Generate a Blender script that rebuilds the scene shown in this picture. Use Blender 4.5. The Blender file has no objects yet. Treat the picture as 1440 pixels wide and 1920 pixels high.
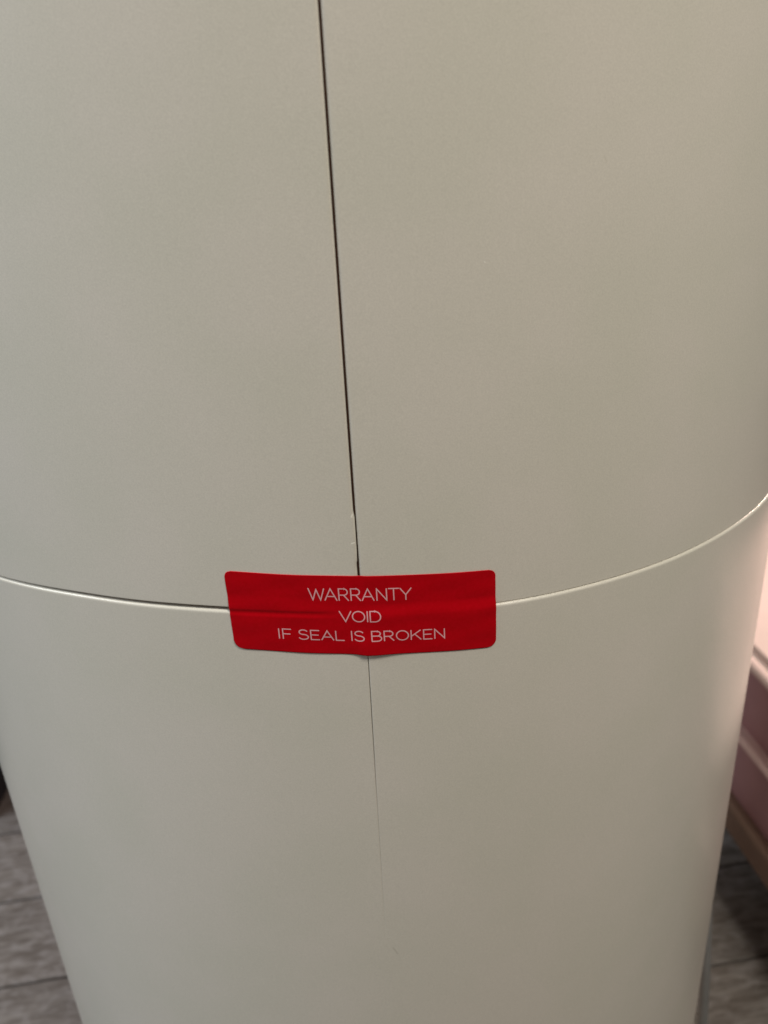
import bpy, bmesh, math, random
from mathutils import Vector, Matrix

random.seed(7)
scene = bpy.context.scene
C = scene.collection

# ------------------------------------------------------------------ camera
cam_d = bpy.data.cameras.new('camera')
cam = bpy.data.objects.new('camera', cam_d)
C.objects.link(cam)
scene.camera = cam
cam_d.sensor_fit = 'VERTICAL'
cam_d.sensor_height = 32.0
cam_d.lens = 32.0 * 1462.9 / 1920.0
cam_d.clip_start = 0.01
cam_d.clip_end = 60
cam_d.dof.use_dof = True
cam_d.dof.focus_distance = 0.232
cam_d.dof.aperture_fstop = 11.5
right = Vector((0.9982541, -0.0235008, -0.0541891))
up = Vector((0.0590656, 0.3971809, 0.9158377))
back = Vector((0.0, -0.9174394, 0.3978755))
m = Matrix((right, up, back)).transposed().to_4x4()
m.translation = Vector((0, 0, 0.75))
cam.matrix_world = m

# ------------------------------------------------------------------ light
world = bpy.data.worlds.new('World')
scene.world = world
world.use_nodes = True
bg = world.node_tree.nodes['Background']
bg.inputs['Color'].default_value = (1.0, 0.965, 0.89, 1)
bg.inputs['Strength'].default_value = 0.118


def area(name, loc, target, size, power, col, shape='DISK'):
    d = bpy.data.lights.new(name, 'AREA')
    d.shape = shape
    d.size = size
    d.energy = power
    d.color = col
    o = bpy.data.objects.new(name, d)
    C.objects.link(o)
    o.location = loc
    o.rotation_euler = (Vector(target) - Vector(loc)).to_track_quat('-Z', 'Y').to_euler()
    return o


area('ceiling_lamp', (0.38, -0.32, 1.70), (0, 0.25, 0.55), 0.36, 12.2, (1.0, 0.94, 0.805))
area('window_light', (-1.7, 0.05, 1.75), (-0.1, 0.3, 0.75), 1.0, 29, (0.87, 0.95, 1.0), 'SQUARE')
area('side_lamp', (0.78, 0.92, 1.05), (0.76, 0.92, 0.3), 0.25, 9, (1.0, 0.72, 0.62))

scene.view_settings.view_transform = 'Standard'
scene.view_settings.look = 'None'
scene.view_settings.gamma = 1
scene.view_settings.use_curve_mapping = False
scene.view_settings.exposure = 0.0


# ------------------------------------------------------------------ helpers
def new_mat(name):
    mt = bpy.data.materials.new(name)
    mt.use_nodes = True
    nt = mt.node_tree
    return mt, nt, nt.nodes['Principled BSDF']


def nd(nt, kind, **kw):
    n = nt.nodes.new(kind)
    for k, v in kw.items():
        setattr(n, k, v)
    return n


def mesh_obj(name, verts, faces, mat, parent=None, smooth=True):
    me = bpy.data.meshes.new(name)
    me.from_pydata(verts, [], faces)
    me.update()
    if smooth:
        me.polygons.foreach_set('use_smooth', [True] * len(me.polygons))
    me.materials.append(mat)
    o = bpy.data.objects.new(name, me)
    C.objects.link(o)
    if parent:
        o.parent = parent
    return o


def box_mesh(name, sx, sy, sz, bev, seg=2, origin=(0, 0, 0)):
    bm = bmesh.new()
    bmesh.ops.create_cube(bm, size=1)
    for v in bm.verts:
        v.co = Vector((v.co.x * sx + origin[0], v.co.y * sy + origin[1], v.co.z * sz + origin[2]))
    if bev:
        bmesh.ops.bevel(bm, geom=bm.edges[:], offset=bev, segments=seg, affect='EDGES', profile=0.5)
    me = bpy.data.meshes.new(name)
    bm.to_mesh(me)
    bm.free()
    return me


def box_obj(name, size, loc, mat, parent=None, bev=0.002, seg=2):
    me = box_mesh(name, *size, bev, seg)
    me.materials.append(mat)
    o = bpy.data.objects.new(name, me)
    C.objects.link(o)
    o.location = loc
    if parent:
        o.parent = parent
    return o


def empty(name, loc=(0, 0, 0), rz=0):
    o = bpy.data.objects.new(name, None)
    C.objects.link(o)
    o.location = loc
    o.rotation_euler = (0, 0, rz)
    return o


def tag(o, label, cat):
    o['label'] = label
    o['category'] = cat
    return o


# ------------------------------------------------------------------ materials
def plastic(name, marks=()):
    mt, nt, b = new_mat(name)
    geo = nd(nt, 'ShaderNodeNewGeometry')
    big = nd(nt, 'ShaderNodeTexNoise')
    big.inputs['Scale'].default_value = 26
    big.inputs['Detail'].default_value = 4
    fine = nd(nt, 'ShaderNodeTexNoise')
    fine.inputs['Scale'].default_value = 2200
    fine.inputs['Detail'].default_value = 2
    nt.links.new(geo.outputs['Position'], big.inputs['Vector'])
    nt.links.new(geo.outputs['Position'], fine.inputs['Vector'])
    r = nd(nt, 'ShaderNodeValToRGB')
    r.color_ramp.elements[0].position = 0.36
    r.color_ramp.elements[0].color = (0.668, 0.640, 0.572, 1)
    r.color_ramp.elements[1].position = 0.64
    r.color_ramp.elements[1].color = (0.696, 0.656, 0.598, 1)
    nt.links.new(big.outputs['Fac'], r.inputs['Fac'])
    fr = nd(nt, 'ShaderNodeMapRange')
    fr.inputs['From Min'].default_value = 0.25
    fr.inputs['From Max'].default_value = 0.75
    fr.inputs['To Min'].default_value = 0.94
    fr.inputs['To Max'].default_value = 1.06
    nt.links.new(fine.outputs['Fac'], fr.inputs['Value'])
    mul = nd(nt, 'ShaderNodeMix', data_type='RGBA', blend_type='MULTIPLY')
    mul.inputs['Factor'].default_value = 1
    nt.links.new(r.outputs['Color'], mul.inputs['A'])
    nt.links.new(fr.outputs['Result'], mul.inputs['B'])
    col = mul.outputs['Result']
    for (p, q, wdt, c) in marks:        # short scuffs: distance to a segment p-q
        p = Vector(p); q = Vector(q); d = q - p
        sub = nd(nt, 'ShaderNodeVectorMath', operation='SUBTRACT')
        sub.inputs[1].default_value = p
        nt.links.new(geo.outputs['Position'], sub.inputs[0])
        dot = nd(nt, 'ShaderNodeVectorMath', operation='DOT_PRODUCT')
        dot.inputs[1].default_value = d / d.length_squared
        nt.links.new(sub.outputs['Vector'], dot.inputs[0])
        cl = nd(nt, 'ShaderNodeClamp')
        nt.links.new(dot.outputs['Value'], cl.inputs['Value'])
        sc = nd(nt, 'ShaderNodeVectorMath', operation='SCALE')
        sc.inputs[0].default_value = d
        nt.links.new(cl.outputs['Result'], sc.inputs['Scale'])
        dist = nd(nt, 'ShaderNodeVectorMath', operation='DISTANCE')
        nt.links.new(sub.outputs['Vector'], dist.inputs[0])
        nt.links.new(sc.outputs['Vector'], dist.inputs[1])
        mr = nd(nt, 'ShaderNodeMapRange')
        mr.inputs['From Min'].default_value = wdt
        mr.inputs['From Max'].default_value = 0.0
        mr.inputs['To Min'].default_value = 0.0
        mr.inputs['To Max'].default_value = c[3]
        nt.links.new(dist.outputs['Value'], mr.inputs['Value'])
        mx = nd(nt, 'ShaderNodeMix', data_type='RGBA')
        nt.links.new(mr.outputs['Result'], mx.inputs['Factor'])
        nt.links.new(col, mx.inputs['A'])
        mx.inputs['B'].default_value = (*c[:3], 1)
        col = mx.outputs['Result']
    nt.links.new(col, b.inputs['Base Color'])
    b.inputs['Roughness'].default_value = 0.24
    b.inputs['Specular IOR Level'].default_value = 0.55
    bump = nd(nt, 'ShaderNodeBump')
    bump.inputs['Strength'].default_value = 0.10
    bump.inputs['Distance'].default_value = 0.0002
    nt.links.new(fine.outputs['Fac'], bump.inputs['Height'])
    nt.links.new(bump.outputs['Normal'], b.inputs['Normal'])
    return mt


def plain(name, col, rough=0.6, var=0.06, scale=60, spec=0.4, stretch=(1, 1, 1)):
    mt, nt, b = new_mat(name)
    tc = nd(nt, 'ShaderNodeTexCoord')
    mp = nd(nt, 'ShaderNodeMapping')
    mp.inputs['Scale'].default_value = stretch
    nz = nd(nt, 'ShaderNodeTexNoise')
    nz.inputs['Scale'].default_value = scale
    nz.inputs['Detail'].default_value = 5
    nt.links.new(tc.outputs['Object'], mp.inputs['Vector'])
    nt.links.new(mp.outputs['Vector'], nz.inputs['Vector'])
    r = nd(nt, 'ShaderNodeValToRGB')
    r.color_ramp.elements[0].position = 0.3
    r.color_ramp.elements[1].position = 0.7
    r.color_ramp.elements[0].color = (*[c * (1 - var) for c in col], 1)
    r.color_ramp.elements[1].color = (*[c * (1 + var) for c in col], 1)
    nt.links.new(nz.outputs['Fac'], r.inputs['Fac'])
    nt.links.new(r.outputs['Color'], b.inputs['Base Color'])
    b.inputs['Roughness'].default_value = rough
    b.inputs['Specular IOR Level'].default_value = spec
    return mt


def wood_floor():
    mt, nt, b = new_mat('grey_wood')
    tc = nd(nt, 'ShaderNodeTexCoord')
    oi = nd(nt, 'ShaderNodeObjectInfo')
    off = nd(nt, 'ShaderNodeVectorMath', operation='SCALE')
    off.inputs[0].default_value = (13.0, 7.0, 3.0)
    nt.links.new(oi.outputs['Random'], off.inputs['Scale'])
    add = nd(nt, 'ShaderNodeVectorMath', operation='ADD')
    nt.links.new(tc.outputs['Object'], add.inputs[0])
    nt.links.new(off.outputs['Vector'], add.inputs[1])

    def noise(sx, sy, scale, det, dist=0.0):
        mp = nd(nt, 'ShaderNodeMapping')
        mp.inputs['Scale'].default_value = (sx, sy, 1)
        nt.links.new(add.outputs['Vector'], mp.inputs['Vector'])
        n = nd(nt, 'ShaderNodeTexNoise')
        n.inputs['Scale'].default_value = scale
        n.inputs['Detail'].default_value = det
        n.inputs['Distortion'].default_value = dist
        nt.links.new(mp.outputs['Vector'], n.inputs['Vector'])
        return n.outputs['Fac']
    grain = noise(1, 6, 30, 9, 0.8)
    blot = noise(1, 1.6, 60, 7, 0.5)
    r1 = nd(nt, 'ShaderNodeValToRGB')
    e = r1.color_ramp.elements
    e[0].position = 0.32; e[0].color = (0.140, 0.117, 0.102, 1)
    e[1].position = 0.68; e[1].color = (0.285, 0.258, 0.24, 1)
    x = e.new(0.5); x.color = (0.20, 0.175, 0.16, 1)
    nt.links.new(grain, r1.inputs['Fac'])
    r2 = nd(nt, 'ShaderNodeValToRGB')
    r2.color_ramp.elements[0].position = 0.46
    r2.color_ramp.elements[1].position = 0.66
    nt.links.new(blot, r2.inputs['Fac'])
    mx = nd(nt, 'ShaderNodeMix', data_type='RGBA')
    mm = nd(nt, 'ShaderNodeMath', operation='MULTIPLY')
    mm.inputs[1].default_value = 0.5
    nt.links.new(r2.outputs['Color'], mm.inputs[0])
    nt.links.new(mm.outputs['Value'], mx.inputs['Factor'])
    nt.links.new(r1.outputs['Color'], mx.inputs['A'])
    mx.inputs['B'].default_value = (0.375, 0.35, 0.345, 1)
    tone = nd(nt, 'ShaderNodeMapRange')
    tone.inputs['To Min'].default_value = 0.82
    tone.inputs['To Max'].default_value = 1.12
    nt.links.new(oi.outputs['Random'], tone.inputs['Value'])
    mul = nd(nt, 'ShaderNodeMix', data_type='RGBA', blend_type='MULTIPLY')
    mul.inputs['Factor'].default_value = 1
    nt.links.new(mx.outputs['Result'], mul.inputs['A'])
    nt.links.new(tone.outputs['Result'], mul.inputs['B'])
    nt.links.new(mul.outputs['Result'], b.inputs['Base Color'])
    b.inputs['Roughness'].default_value = 0.6
    bump = nd(nt, 'ShaderNodeBump')
    bump.inputs['Strength'].default_value = 0.25
    bump.inputs['Distance'].default_value = 0.001
    nt.links.new(grain, bump.inputs['Height'])
    nt.links.new(bump.outputs['Normal'], b.inputs['Normal'])
    return mt


# ------------------------------------------------------------------ floor
floor_y = 0.602
FA = math.radians(7.0)
M_sub = plain('dark_underlay', (0.03, 0.026, 0.022), 0.9)
M_wood = wood_floor()
floor = box_obj('floor', (5.0, 4.18, 0.02), (0, 0.6, -0.0155), M_sub, bev=0)
floor.rotation_euler = (0, 0, FA)
floor['kind'] = 'structure'
PW, PL = 0.11, 0.92
plank_me = box_mesh('plank', PL - 0.0012, PW - 0.0026, 0.010, 0.0010, 1)
plank_me.materials.append(M_wood)
# plank seams sit at v = 0.492 + k * 0.11 across the rotated floor
v0 = 0.492 + PW / 2 - 0.6 * math.cos(FA)
for k in range(-18, 19):
    vy = v0 + k * PW
    if abs(vy) > 2.03:
        continue
    shift = random.uniform(0, PL)
    if 0.2 < vy + 0.6 * math.cos(FA) < 0.95:      # joints of these rows fall behind the housing
        shift = 0.40 + random.uniform(-0.12, 0.12)
    for j in range(-3, 4):
        ux = j * PL + shift - PL / 2
        if abs(ux) > 2.5 - PL / 2 + 0.05:
            continue
        p = bpy.data.objects.new('plank', plank_me)
        C.objects.link(p)
        p.parent = floor
        p.location = (ux, vy, 0.0105)

# ------------------------------------------------------------------ appliance body
EX, EY, EA, EB, EROT = -0.016116, 0.391524, 0.203832, 0.188916, -0.2116
T0 = 4.946046                       # ellipse angle of the front seam
cr, sr = math.cos(EROT), math.sin(EROT)
NT = 7200
_ts, _ls = [T0 - math.pi], [0.0]
for i in range(1, 2 * NT + 1):
    t = T0 - math.pi + 2 * math.pi * i / (2 * NT)
    dt = math.pi / NT
    tm = t - dt / 2
    _ls.append(_ls[-1] + dt * math.hypot(EA * math.sin(tm), EB * math.cos(tm)))
    _ts.append(t)
PER = _ls[-1]
_mid = _ls[NT]


def t_of_s(s):                      # s: arc length (m) from the front seam, + to the right
    l = (s + _mid) % PER
    lo, hi = 0, 2 * NT
    while hi - lo > 1:
        md = (lo + hi) // 2
        if _ls[md] <= l:
            lo = md
        else:
            hi = md
    w = (l - _ls[lo]) / (_ls[hi] - _ls[lo])
    return _ts[lo] + w * (_ts[hi] - _ts[lo])


def surf(s, z, off=0.0):
    t = t_of_s(s)
    x, y = EA * math.cos(t), EB * math.sin(t)
    nx, ny = math.cos(t) / EA, math.sin(t) / EB
    l = math.hypot(nx, ny)
    x += off * nx / l
    y += off * ny / l
    return (EX + x * cr - y * sr, EY + x * sr + y * cr, z)


def smooth(a, b, x):
    u = min(1, max(0, (x - a) / (b - a)))
    return u * u * (3 - 2 * u)


def rim(s):                         # height of the lower shell's rim
    s = (s + PER / 2) % PER - PER / 2
    base = 0.6317 + (0.6279 - 0.6317) * smooth(-0.055, 0.060, s)
    base -= 0.0022 * smooth(-0.085, -0.15, s) if s < 0 else 0
    base += 0.0006 * smooth(0.10, 0.15, s)
    back = smooth(0.18, 0.50, abs(s))
    return base * (1 - back) + 0.6295 * back


def proud(s):                       # lower shell stands proud of the upper ones, more so on the right
    s = (s + PER / 2) % PER - PER / 2
    return 0.00022 + 0.00045 * smooth(-0.03, 0.04, s)


def gap_open(s):                    # upper shell stands clear of the rim on the left
    return 0.00005 + 0.00112 * (1 - smooth(-0.02, 0.05, s)) * smooth(-0.30, -0.10, s) * (0.55 + 0.45 * smooth(-0.16, -0.05, s))


def mark(s, z):
    return surf(s, z)


SC_DARK = (0.30, 0.27, 0.22, 0.95)
M_up = plastic('cream_plastic', [
    (mark(0.0378, 0.7281), mark(0.0381, 0.7279), 0.00016, (0.95, 0.93, 0.88, 1)),
    (mark(0.0704, 0.7508), mark(0.0712, 0.7496), 0.00035, (0.5, 0.46, 0.38, 0.3)),
    (mark(-0.0012, 0.6532), mark(-0.0004, 0.6534), 0.00035, (0.97, 0.95, 0.88, 1)),
    (mark(-0.0007, 0.6615), mark(-0.0004, 0.6622), 0.00035, (0.97, 0.95, 0.88, 1)),
])
M_low = plastic('cream_plastic_lower', [
    (mark(0.0024, 0.4862), mark(0.0040, 0.4828), 0.0006, SC_DARK),
])
M_dark = plain('dark_core', (0.20, 0.10, 0.068), 0.8)

appliance = empty('floor_appliance', (EX, EY, 0))
tag(appliance, 'tall round cream plastic appliance housing with a red seal over its joint', 'appliance')


def rel(v):
    return (v[0] - EX, v[1] - EY, v[2])


TOPZ = 0.93


def vgap_center(z):
    return 0.00005 + (z - 0.6426) / 0.1429 * 0.0009


def upper_shell(side):
    """half shell; side -1 left, +1 right of the front gap"""
    edge = [(0.0, 0.0040), (0.0, 0.0008), (0.0001, 0.0004), (0.0003, 0.00014), (0.0006, 0.00003), (0.0009, 0), (0.0016, 0), (0.003, 0)]
    ss = [(e[0], e[1], True) for e in edge]
    n = 130
    half = PER / 2
    for i in range(1, n):
        ss.append((0.003 + (half - 0.006) * i / n, 0.0, False))
    for e in reversed(edge):
        ss.append((half - e[0] - 0.0004, e[1], False))
    # heights above the shell's lower edge
    zb = [(0.0, 0.004), (0.0, 0.0003), (0.00008, 0.00012), (0.0002, 0.00003), (0.00035, 0), (0.0006, 0), (0.0014, 0), (0.004, 0)]
    zs = [('b', h, d) for h, d in zb]
    zabs = [0.640, 0.6445, 0.6466, 0.6472, 0.6500, 0.655, 0.6612, 0.6621, 0.6630, 0.667]
    zabs += [0.675 + 0.015 * i for i in range(16)] + [0.912, 0.918, 0.923, 0.927, 0.9295, TOPZ]
    zs += [('a', z, 0) for z in zabs]
    verts, faces = [], []
    for kind, zv, dz in zs:
        for (so, ds, front) in ss:
            z0 = zv if kind == 'a' else 0.64
            hw = 0.00031
            if side < 0 and so < 0.004:
                # a tab on the left half closes most of the gap just above the seal
                hw -= 0.00029 * smooth(0.6468, 0.6474, z0) * (1 - smooth(0.6614, 0.6626, z0))
            k = 1.0 if so < 0.01 else max(0.0, 1 - so / half)
            s = vgap_center(z0) * k + side * (so + hw * k)
            z = zv if kind == 'a' else rim(s) + gap_open(s) + zv
            dtop = 0.0
            if z > 0.912:
                u = (z - 0.912) / 0.018
                dtop = 0.018 * (1 - math.sqrt(max(0, 1 - u * u)))
            verts.append(rel(surf(s, z, -max(ds, dz, dtop))))
    W = len(ss)
    for r_ in range(len(zs) - 1):
        for c_ in range(W - 1):
            a = r_ * W + c_
            f = (a, a + 1, a + 1 + W, a + W)
            faces.append(f if side > 0 else f[::-1])
    return mesh_obj('upper_shell', verts, faces, M_up, appliance)


upper_shell(-1)
upper_shell(1)


def lower_shell():
    # (height below the rim, inset)
    prof = [(0.004, 0.0042), (0.0008, 0.0040), (0.0, 0.0034), (0.0, 0.0018)]
    R = 0.0009
    for i in range(0, 7):
        a = math.pi / 2 * i / 6
        prof.append((R * (1 - math.cos(a)), R * (1 - math.sin(a))))
    prof += [(R + 0.0004, 0), (R + 0.0015, 0), (0.006, 0)]
    rows = [('r', h, i) for h, i in prof]
    zabs = [0.618, 0.61, 0.60, 0.59, 0.58, 0.57, 0.56, 0.55, 0.54, 0.53, 0.52, 0.50]
    zabs += [0.48 - 0.03 * i for i in range(15)] + [0.045, 0.038]
    rows += [('a', z, 0) for z in zabs]
    rows += [('a', 0.034, 0.0006), ('a', 0.0312, 0.002), ('a', 0.030, 0.004), ('a', 0.030, 0.012)]
    g = [-0.0030, -0.0012, -0.0006, -0.00036, -0.00024, -0.00015, -0.0001, 0.0001, 0.00015, 0.00024, 0.00036, 0.0006, 0.0012, 0.0030]
    gd = [0, 0, 0, 0.00001, 0.00005, 0.00016, 0.0009, 0.0009, 0.00016, 0.00005, 0.00001, 0, 0, 0]
    n = 260
    cols = list(zip(g, gd))
    for i in range(1, n):
        cols.append((0.003 + (PER - 0.006) * i / n, 0.0))
    W = len(cols)
    verts, faces = [], []
    for kind, zv, dz in rows:
        z0 = zv if kind == 'a' else 0.622
        cen = 0.0011 - 0.0009 * (0.6147 - z0) / 0.0865 if z0 > 0.5 else 0.0
        k = 0.22 * smooth(0.495, 0.530, z0) + 0.78 * smooth(0.548, 0.600, z0)
        for so, ds in cols:
            near = 1 - smooth(0.002, 0.02, abs(so)) if abs(so) < PER / 2 else 1 - smooth(0.002, 0.02, PER - so)
            s = so + cen * near
            z = zv if kind == 'a' else rim(s) - zv
            # left half sits a hair lower than the right one beside the groove
            step = 0.00012 * k * (1 - smooth(-0.0004, 0.0, so)) * smooth(-0.012, -0.0004, so) if so < 0.004 else 0
            verts.append(rel(surf(s, z, proud(s) - dz - ds * k - step)))
    for r_ in range(len(rows) - 1):
        for c_ in range(W):
            a = r_ * W + c_
            b = r_ * W + (c_ + 1) % W
            faces.append((a, a + W, b + W, b))
    return mesh_obj('lower_shell', verts, faces, M_low, appliance)


lower_shell()


def tube_ring(name, off, z0, z1, mat, cap=True, n=160, bev=0.0):
    verts, faces = [], []
    for z, o in ((z0, off - bev), (z0 + bev, off), (z1 - bev, off), (z1, off - bev)):
        for i in range(n):
            verts.append(rel(surf(PER * i / n, z, o)))
    for r_ in range(3):
        for i in range(n):
            a, b = r_ * n + i, r_ * n + (i + 1) % n
            faces.append((a, b, b + n, a + n))
    if cap:
        faces.append(tuple(range(3 * n, 4 * n)))
        faces.append(tuple(reversed(range(n))))
    o = mesh_obj(name, verts, faces, mat, appliance)
    return o


tube_ring('inner_core', -0.0023, 0.03, 0.91, M_dark, bev=0.002)
lid = tube_ring('lid', -0.020, 0.905, 0.934, M_up, bev=0.004)
tube_ring('base', -0.008, 0.0007, 0.036, plain('charcoal_base', (0.04, 0.04, 0.045), 0.6), bev=0.003)

# ------------------------------------------------------------------ red seal
SL = -0.066                          # the seal is stuck on slightly askew
U0, U1, Z0, Z1 = -0.0398, 0.0410, 0.6159, 0.6427


def seal_off(u, z):
    """how far the foil stands off the ideal body surface"""
    s = u
    r = rim(s)
    d = z - r
    left = 1 - smooth(-0.016, -0.004, u)
    # left: a soft swell, then the foil tucks in at the open joint and eases out again
    ol = proud(s) * (1 - smooth(0.0012, 0.006, d)) - 0.00023 * (1 - smooth(0.0, 0.0012, d)) * smooth(-0.0014, -0.0001, d)
    orr = proud(s) * (1 - smooth(-0.0010, 0.0034, d)) + 0.00006 * math.exp(-((d + 0.0016) / 0.0016) ** 2)
    o = 0.00022 + ol * left + orr * (1 - left)
    # tented over the upright joint, more so near the lower edge
    wz = smooth(0.628, 0.6155, z)
    o += (0.00010 + 0.00065 * wz) * math.exp(-((u - 0.0010) / (0.0026 if u < 0.0010 else 0.0070)) ** 2)
    o -= 0.00020 * smooth(0.634, 0.642, z) * math.exp(-((u - 0.0002) / 0.0011) ** 2)
    o += 0.00004 * math.sin(u * 310 + z * 500) + 0.00003 * math.sin(u * 170 - z * 900)
    return o


def seal_pt(u, zz, lift=0.0):
    z = zz + SL * u
    # the lower edge droops a little where the foil bridges the joint
    z -= 0.0002 * smooth(0.622, 0.6155, zz) * math.exp(-((u - 0.0012) / 0.006) ** 2)
    return rel(surf(u, z, seal_off(u, z) + lift))


def make_seal(mat, edge_mat):
    nu, nv = 220, 84
    R = 0.0030
    grid, faces = [], []
    for j in range(nv + 1):
        v = j / nv
        zz = Z0 + (Z1 - Z0) * v
        dv = min(zz - Z0, Z1 - zz)
        rr = R if zz < 0.63 else 0.0021
        inset = rr - math.sqrt(max(0, rr * rr - (rr - dv) ** 2)) if dv < rr else 0
        for i in range(nu + 1):
            u = U0 + inset + (U1 - U0 - 2 * inset) * i / nu
            grid.append((u, zz))
    # sample the corners more densely by warping rows
    def warp(v):
        return v
    W = nu + 1
    top = [seal_pt(u, z) for u, z in grid]
    for j in range(nv):
        for i in range(nu):
            a = j * W + i
            faces.append((a, a + 1, a + 1 + W, a + W))
    border = [i for i in range(W)] + [j * W + nu for j in range(1, nv + 1)] + [nv * W + i for i in range(nu - 1, -1, -1)] + [j * W for j in range(nv - 1, 0, -1)]
    nb = len(top)
    low = [seal_pt(*grid[i], lift=-0.00014) for i in border]
    n = len(border)
    for i in range(n):
        k = (i + 1) % n
        faces.append((border[i], nb + i, nb + k, border[k]))
    o = mesh_obj('warranty_seal', top + low, faces, mat, appliance)
    me = o.data
    me.materials.append(edge_mat)
    for p in me.polygons:
        if max(p.vertices) >= nb:
            p.use_smooth = False
            p.material_index = 1
    return o


M_red, nt, b = new_mat('red_foil')
tc = nd(nt, 'ShaderNodeNewGeometry')
nz = nd(nt, 'ShaderNodeTexNoise')
nz.inputs['Scale'].default_value = 900
nz.inputs['Detail'].default_value = 3
nt.links.new(tc.outputs['Position'], nz.inputs['Vector'])
nr = nd(nt, 'ShaderNodeValToRGB')
nr.color_ramp.elements[0].position = 0.3
nr.color_ramp.elements[1].position = 0.7
nr.color_ramp.elements[0].color = (0.46, 0.0008, 0.0050, 1)
nr.color_ramp.elements[1].color = (0.50, 0.0010, 0.0070, 1)
nt.links.new(nz.outputs['Fac'], nr.inputs['Fac'])
nt.links.new(nr.outputs['Color'], b.inputs['Base Color'])
b.inputs['Roughness'].default_value = 0.42
b.inputs['Specular IOR Level'].default_value = 0.07
seal = make_seal(M_red, plain('seal_edge', (0.62, 0.10, 0.12), 0.6))
seal['label'] = 'red rectangular foil seal with rounded corners and thin pale capital letters'

# single-stroke letters, unit height; each glyph: (width, [polylines])


def arc(cx_, cy_, rx, ry, a0, a1, n=10):
    return [(cx_ + rx * math.cos(math.radians(a0 + (a1 - a0) * i / n)), cy_ + ry * math.sin(math.radians(a0 + (a1 - a0) * i / n))) for i in range(n + 1)]


GL = {
    'W': (1.34, [[(0, 1), (0.34, 0), (0.67, 0.92), (1.0, 0), (1.34, 1)]]),
    'A': (1.02, [[(0, 0), (0.51, 1), (1.02, 0)], [(0.18, 0.33), (0.84, 0.33)]]),
    'R': (0.80, [[(0, 0), (0, 1), (0.44, 1)] + arc(0.44, 0.73, 0.30, 0.27, 90, -90) + [(0, 0.46)], [(0.40, 0.46), (0.80, 0)]]),
    'N': (0.84, [[(0, 0), (0, 1), (0.84, 0), (0.84, 1)]]),
    'T': (0.88, [[(0, 1), (0.88, 1)], [(0.44, 1), (0.44, 0)]]),
    'Y': (0.96, [[(0, 1), (0.48, 0.44), (0.96, 1)], [(0.48, 0.44), (0.48, 0)]]),
    'V': (0.98, [[(0, 1), (0.49, 0), (0.98, 1)]]),
    'O': (1.02, [arc(0.51, 0.5, 0.51, 0.5, 90, 450, 30)]),
    'I': (0.0, [[(0, 1), (0, 0)]]),
    'D': (0.88, [[(0, 0), (0, 1), (0.38, 1)] + arc(0.38, 0.5, 0.50, 0.5, 90, -90, 16) + [(0, 0)]]),
    'F': (0.70, [[(0, 0), (0, 1), (0.70, 1)], [(0, 0.50), (0.62, 0.50)]]),
    'S': (0.80, [arc(0.40, 0.755, 0.35, 0.245, 25, 180, 10) + arc(0.40, 0.755, 0.35, 0.235, 190, 262, 6) + arc(0.40, 0.265, 0.40, 0.255, 82, 0, 7) + arc(0.40, 0.265, 0.40, 0.265, -8, -158, 11)]),
    'E': (0.72, [[(0.72, 0), (0, 0), (0, 1), (0.72, 1)], [(0, 0.51), (0.64, 0.51)]]),
    'L': (0.68, [[(0, 1), (0, 0), (0.68, 0)]]),
    'B': (0.82, [[(0, 0), (0, 1), (0.46, 1)] + arc(0.46, 0.76, 0.27, 0.24, 90, -90) + [(0, 0.52)], [(0.46, 0.52)] + arc(0.48, 0.26, 0.34, 0.26, 90, -90) + [(0, 0)]]),
    'K': (0.84, [[(0, 1), (0, 0)], [(0.80, 1), (0, 0.36)], [(0.30, 0.60), (0.84, 0)]]),
}

M_ink = plain('pale_ink', (0.80, 0.42, 0.46), 0.5, 0.05, 900, 0.2)


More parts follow.
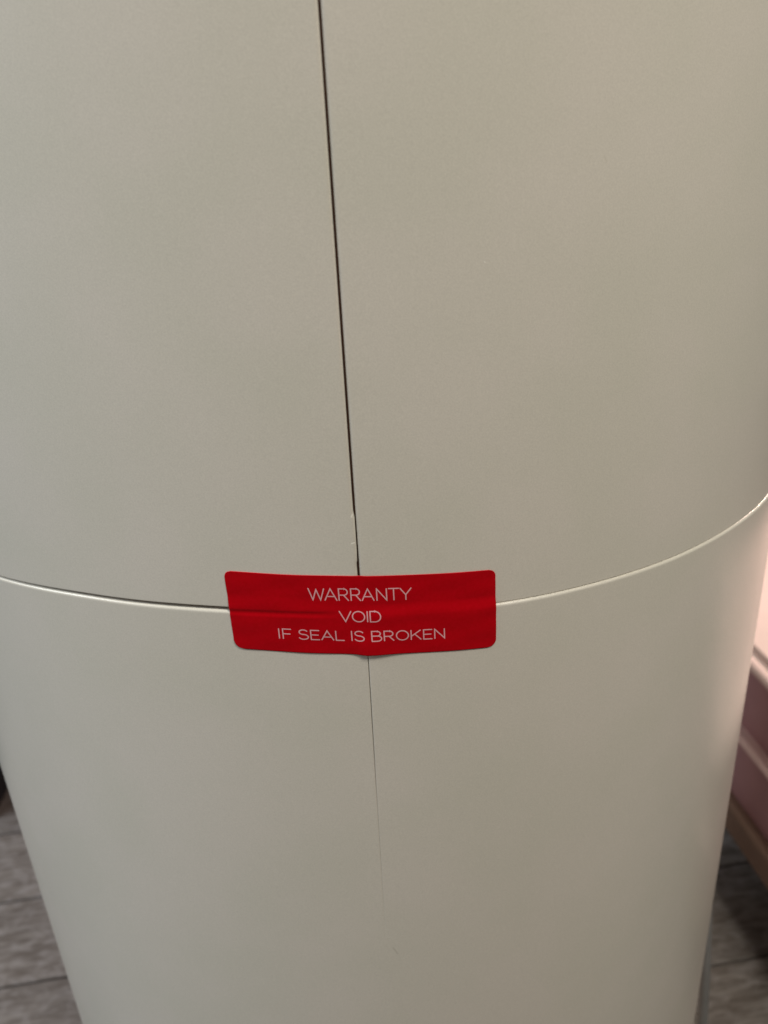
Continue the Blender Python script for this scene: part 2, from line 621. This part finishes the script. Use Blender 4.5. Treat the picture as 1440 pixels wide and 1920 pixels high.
def text_line(text, u0, u1, zb, zt, wd=0.00036):
    gap, space = 0.235, 0.66
    x, items = 0.0, []
    for i, ch in enumerate(text):
        if ch == ' ':
            x += space - gap
            continue
        g = GL[ch]
        kern = 0.0
        if i and text[i - 1] != ' ':
            pair = text[i - 1] + ch
            kern = {'WA': -0.20, 'RA': -0.10, 'AN': 0.02, 'NT': -0.06, 'TY': -0.12, 'VO': -0.12, 'AR': -0.04, 'EA': -0.06, 'AL': -0.02, 'IF': 0.10}.get(pair, 0)
        x += kern
        items.append((x, g))
        x += g[0] + gap
    total = x - gap
    h = zt - zb
    k = (u1 - u0) / total
    verts, faces = [], []
    layer = 0
    for gx, (gw, polys) in items:
        for pl in polys:
            layer += 1
            lift = 0.000035 + 0.000006 * (layer % 3)
            pts = [Vector((u0 + (gx + px) * k, zb + py * h)) for px, py in pl]
            dense = [pts[0]]
            for a, c in zip(pts, pts[1:]):
                n = max(1, int((c - a).length / 0.0006))
                for i in range(1, n + 1):
                    dense.append(a + (c - a) * i / n)
            closed = (dense[0] - dense[-1]).length < 1e-6
            if not closed:                       # softly rounded stroke ends
                d0 = (dense[0] - dense[1]).normalized() * wd * 0.30
                d1 = (dense[-1] - dense[-2]).normalized() * wd * 0.30
                dense = [dense[0] + d0] + dense + [dense[-1] + d1]
            base = len(verts)
            N = len(dense)
            for i, pnt in enumerate(dense):
                pa = dense[i - 1] if i else (dense[-2] if closed else None)
                pb = dense[i + 1] if i < N - 1 else (dense[1] if closed else None)
                da = (pnt - pa).normalized() if pa is not None else None
                db = (pb - pnt).normalized() if pb is not None else None
                if da is None: da = db
                if db is None: db = da
                t = da + db
                t = t.normalized() if t.length > 1e-4 else da
                nrm = Vector((-t.y, t.x))
                c = max(0.45, nrm.dot(Vector((-da.y, da.x))))
                w = wd / 2 / c
                if not closed and i in (0, N - 1):
                    w *= 0.55
                a, b2 = pnt + nrm * w, pnt - nrm * w
                verts.append(seal_pt(a.x, a.y, lift))
                verts.append(seal_pt(b2.x, b2.y, lift))
            for i in range(N - 1):
                q = base + 2 * i
                faces.append((q, q + 1, q + 3, q + 2))
    o = mesh_obj('lettering', verts, faces, M_ink, seal)
    return o


text_line('WARRANTY', -0.0151, 0.0152, 0.6345, 0.6384)
text_line('VOID', -0.0065, 0.0057, 0.62745, 0.63090)
text_line('IF SEAL IS BROKEN', -0.0253, 0.0247, 0.6208, 0.6241)

# ------------------------------------------------------------------ cabinet on the right
CA = math.radians(5.5)
cab = empty('low_cabinet', (0.344, 0.56, 0), CA)
tag(cab, 'low dark mauve cabinet with pale trim strips at the right edge', 'cabinet')
M_mauve = plain('mauve_panel', (0.40, 0.23, 0.25), 0.55, 0.16, 14)
M_pink = plain('pale_pink_laminate', (0.74, 0.62, 0.58), 0.4, 0.04, 20)
M_trim = plain('pale_trim', (0.78, 0.60, 0.58), 0.45, 0.06, 40)
M_rail = plain('tan_rail', (0.215, 0.145, 0.11), 0.6, 0.18, 30, stretch=(1, 0.2, 1))
M_under_shade = plain('under_shade_dark', (0.02, 0.016, 0.015), 0.8)  # near-black colour standing for the shade beneath the cabinet
# local x runs away from the visible side, local y along it
LEN, WID = 0.95, 0.36
yc = 0.275
box_obj('side_panel', (WID - 0.018, LEN - 0.018, 0.080), (WID / 2, yc, 0.175), M_mauve, cab, 0.001)
box_obj('side_panel', (WID - 0.018, LEN - 0.018, 0.083), (WID / 2, yc, 0.2625), M_mauve, cab, 0.001)
box_obj('trim_strip', (WID + 0.008, LEN + 0.008, 0.0085), (WID / 2, yc, 0.2180), M_trim, cab, 0.0040, 4)
box_obj('bottom_rail', (WID + 0.004, LEN + 0.004, 0.034), (WID / 2 - 0.001, yc, 0.119), M_rail, cab, 0.004, 3)
box_obj('cabinet_top', (WID - 0.004, LEN - 0.004, 0.008), (WID / 2, yc, 0.3199), M_pink, cab, 0.002, 2)
box_obj('lit_edge_band', (WID + 0.018, LEN + 0.018, 0.0122), (WID / 2, yc, 0.3098), plain('lit_edge_band', (0.85, 0.70, 0.67), 0.4, 0.03, 40), cab, 0.0058, 5)  # added band, paler and jutting out, imitates light on the top's edge
box_obj('under_shade_block', (WID - 0.12, LEN - 0.12, 0.1014), (WID / 2, yc, 0.0512), M_under_shade, cab, 0.002)  # added dark block that deepens the shade under the raised cabinet

# ------------------------------------------------------------------ black box-shaped object behind on the left
blk_box = empty('black_box', (-0.735, 0.985, 0), math.radians(4))
tag(blk_box, 'black box-shaped object on the floor behind the left side of the housing', 'box')
M_black = plain('plain_black', (0.012, 0.012, 0.016), 0.6)
box_obj('box_body', (0.38, 0.42, 0.25), (0, 0, 0.1262), M_black, blk_box, 0.012, 3)
box_obj('box_lid', (0.40, 0.44, 0.03), (0, 0, 0.2672), M_black, blk_box, 0.008, 3)

# ------------------------------------------------------------------ power cord
def cord(path, rad, mat):
    cu = bpy.data.curves.new('power_cord', 'CURVE')
    cu.dimensions = '3D'
    cu.bevel_depth = rad
    cu.bevel_resolution = 4
    sp = cu.splines.new('NURBS')
    sp.points.add(len(path) - 1)
    for p, q in zip(sp.points, path):
        p.co = (*q, 1)
    sp.use_endpoint_u = True
    sp.order_u = 4
    sp.resolution_u = 10
    tmp = bpy.data.objects.new('tmp', cu)
    me = bpy.data.meshes.new_from_object(tmp)
    me.name = 'power_cord'
    me.polygons.foreach_set('use_smooth', [True] * len(me.polygons))
    me.materials.clear()
    me.materials.append(mat)
    o = bpy.data.objects.new('power_cord', me)
    C.objects.link(o)
    bpy.data.objects.remove(tmp)
    return o


def polar(az, d, z):
    a = math.radians(az)
    return (d * math.sin(a), d * math.cos(a), z)


M_cord = plain('grey_cord', (0.20, 0.20, 0.20), 0.4)
co = cord([(0.13, 0.50, 0.52), (0.165, 0.46, 0.51), polar(25.8, 0.44, 0.49), polar(26.9, 0.42, 0.42), polar(28.1, 0.41, 0.33), polar(29.2, 0.405, 0.25), polar(29.9, 0.405, 0.17), polar(30.3, 0.41, 0.08),
           polar(30.3, 0.43, 0.0045), polar(29.5, 0.50, 0.0045), polar(26, 0.70, 0.0045), polar(20, 1.0, 0.0045), polar(14, 1.4, 0.0045)], 0.0033, M_cord)
tag(co, 'grey power cord hanging down along the right side of the housing', 'cord')
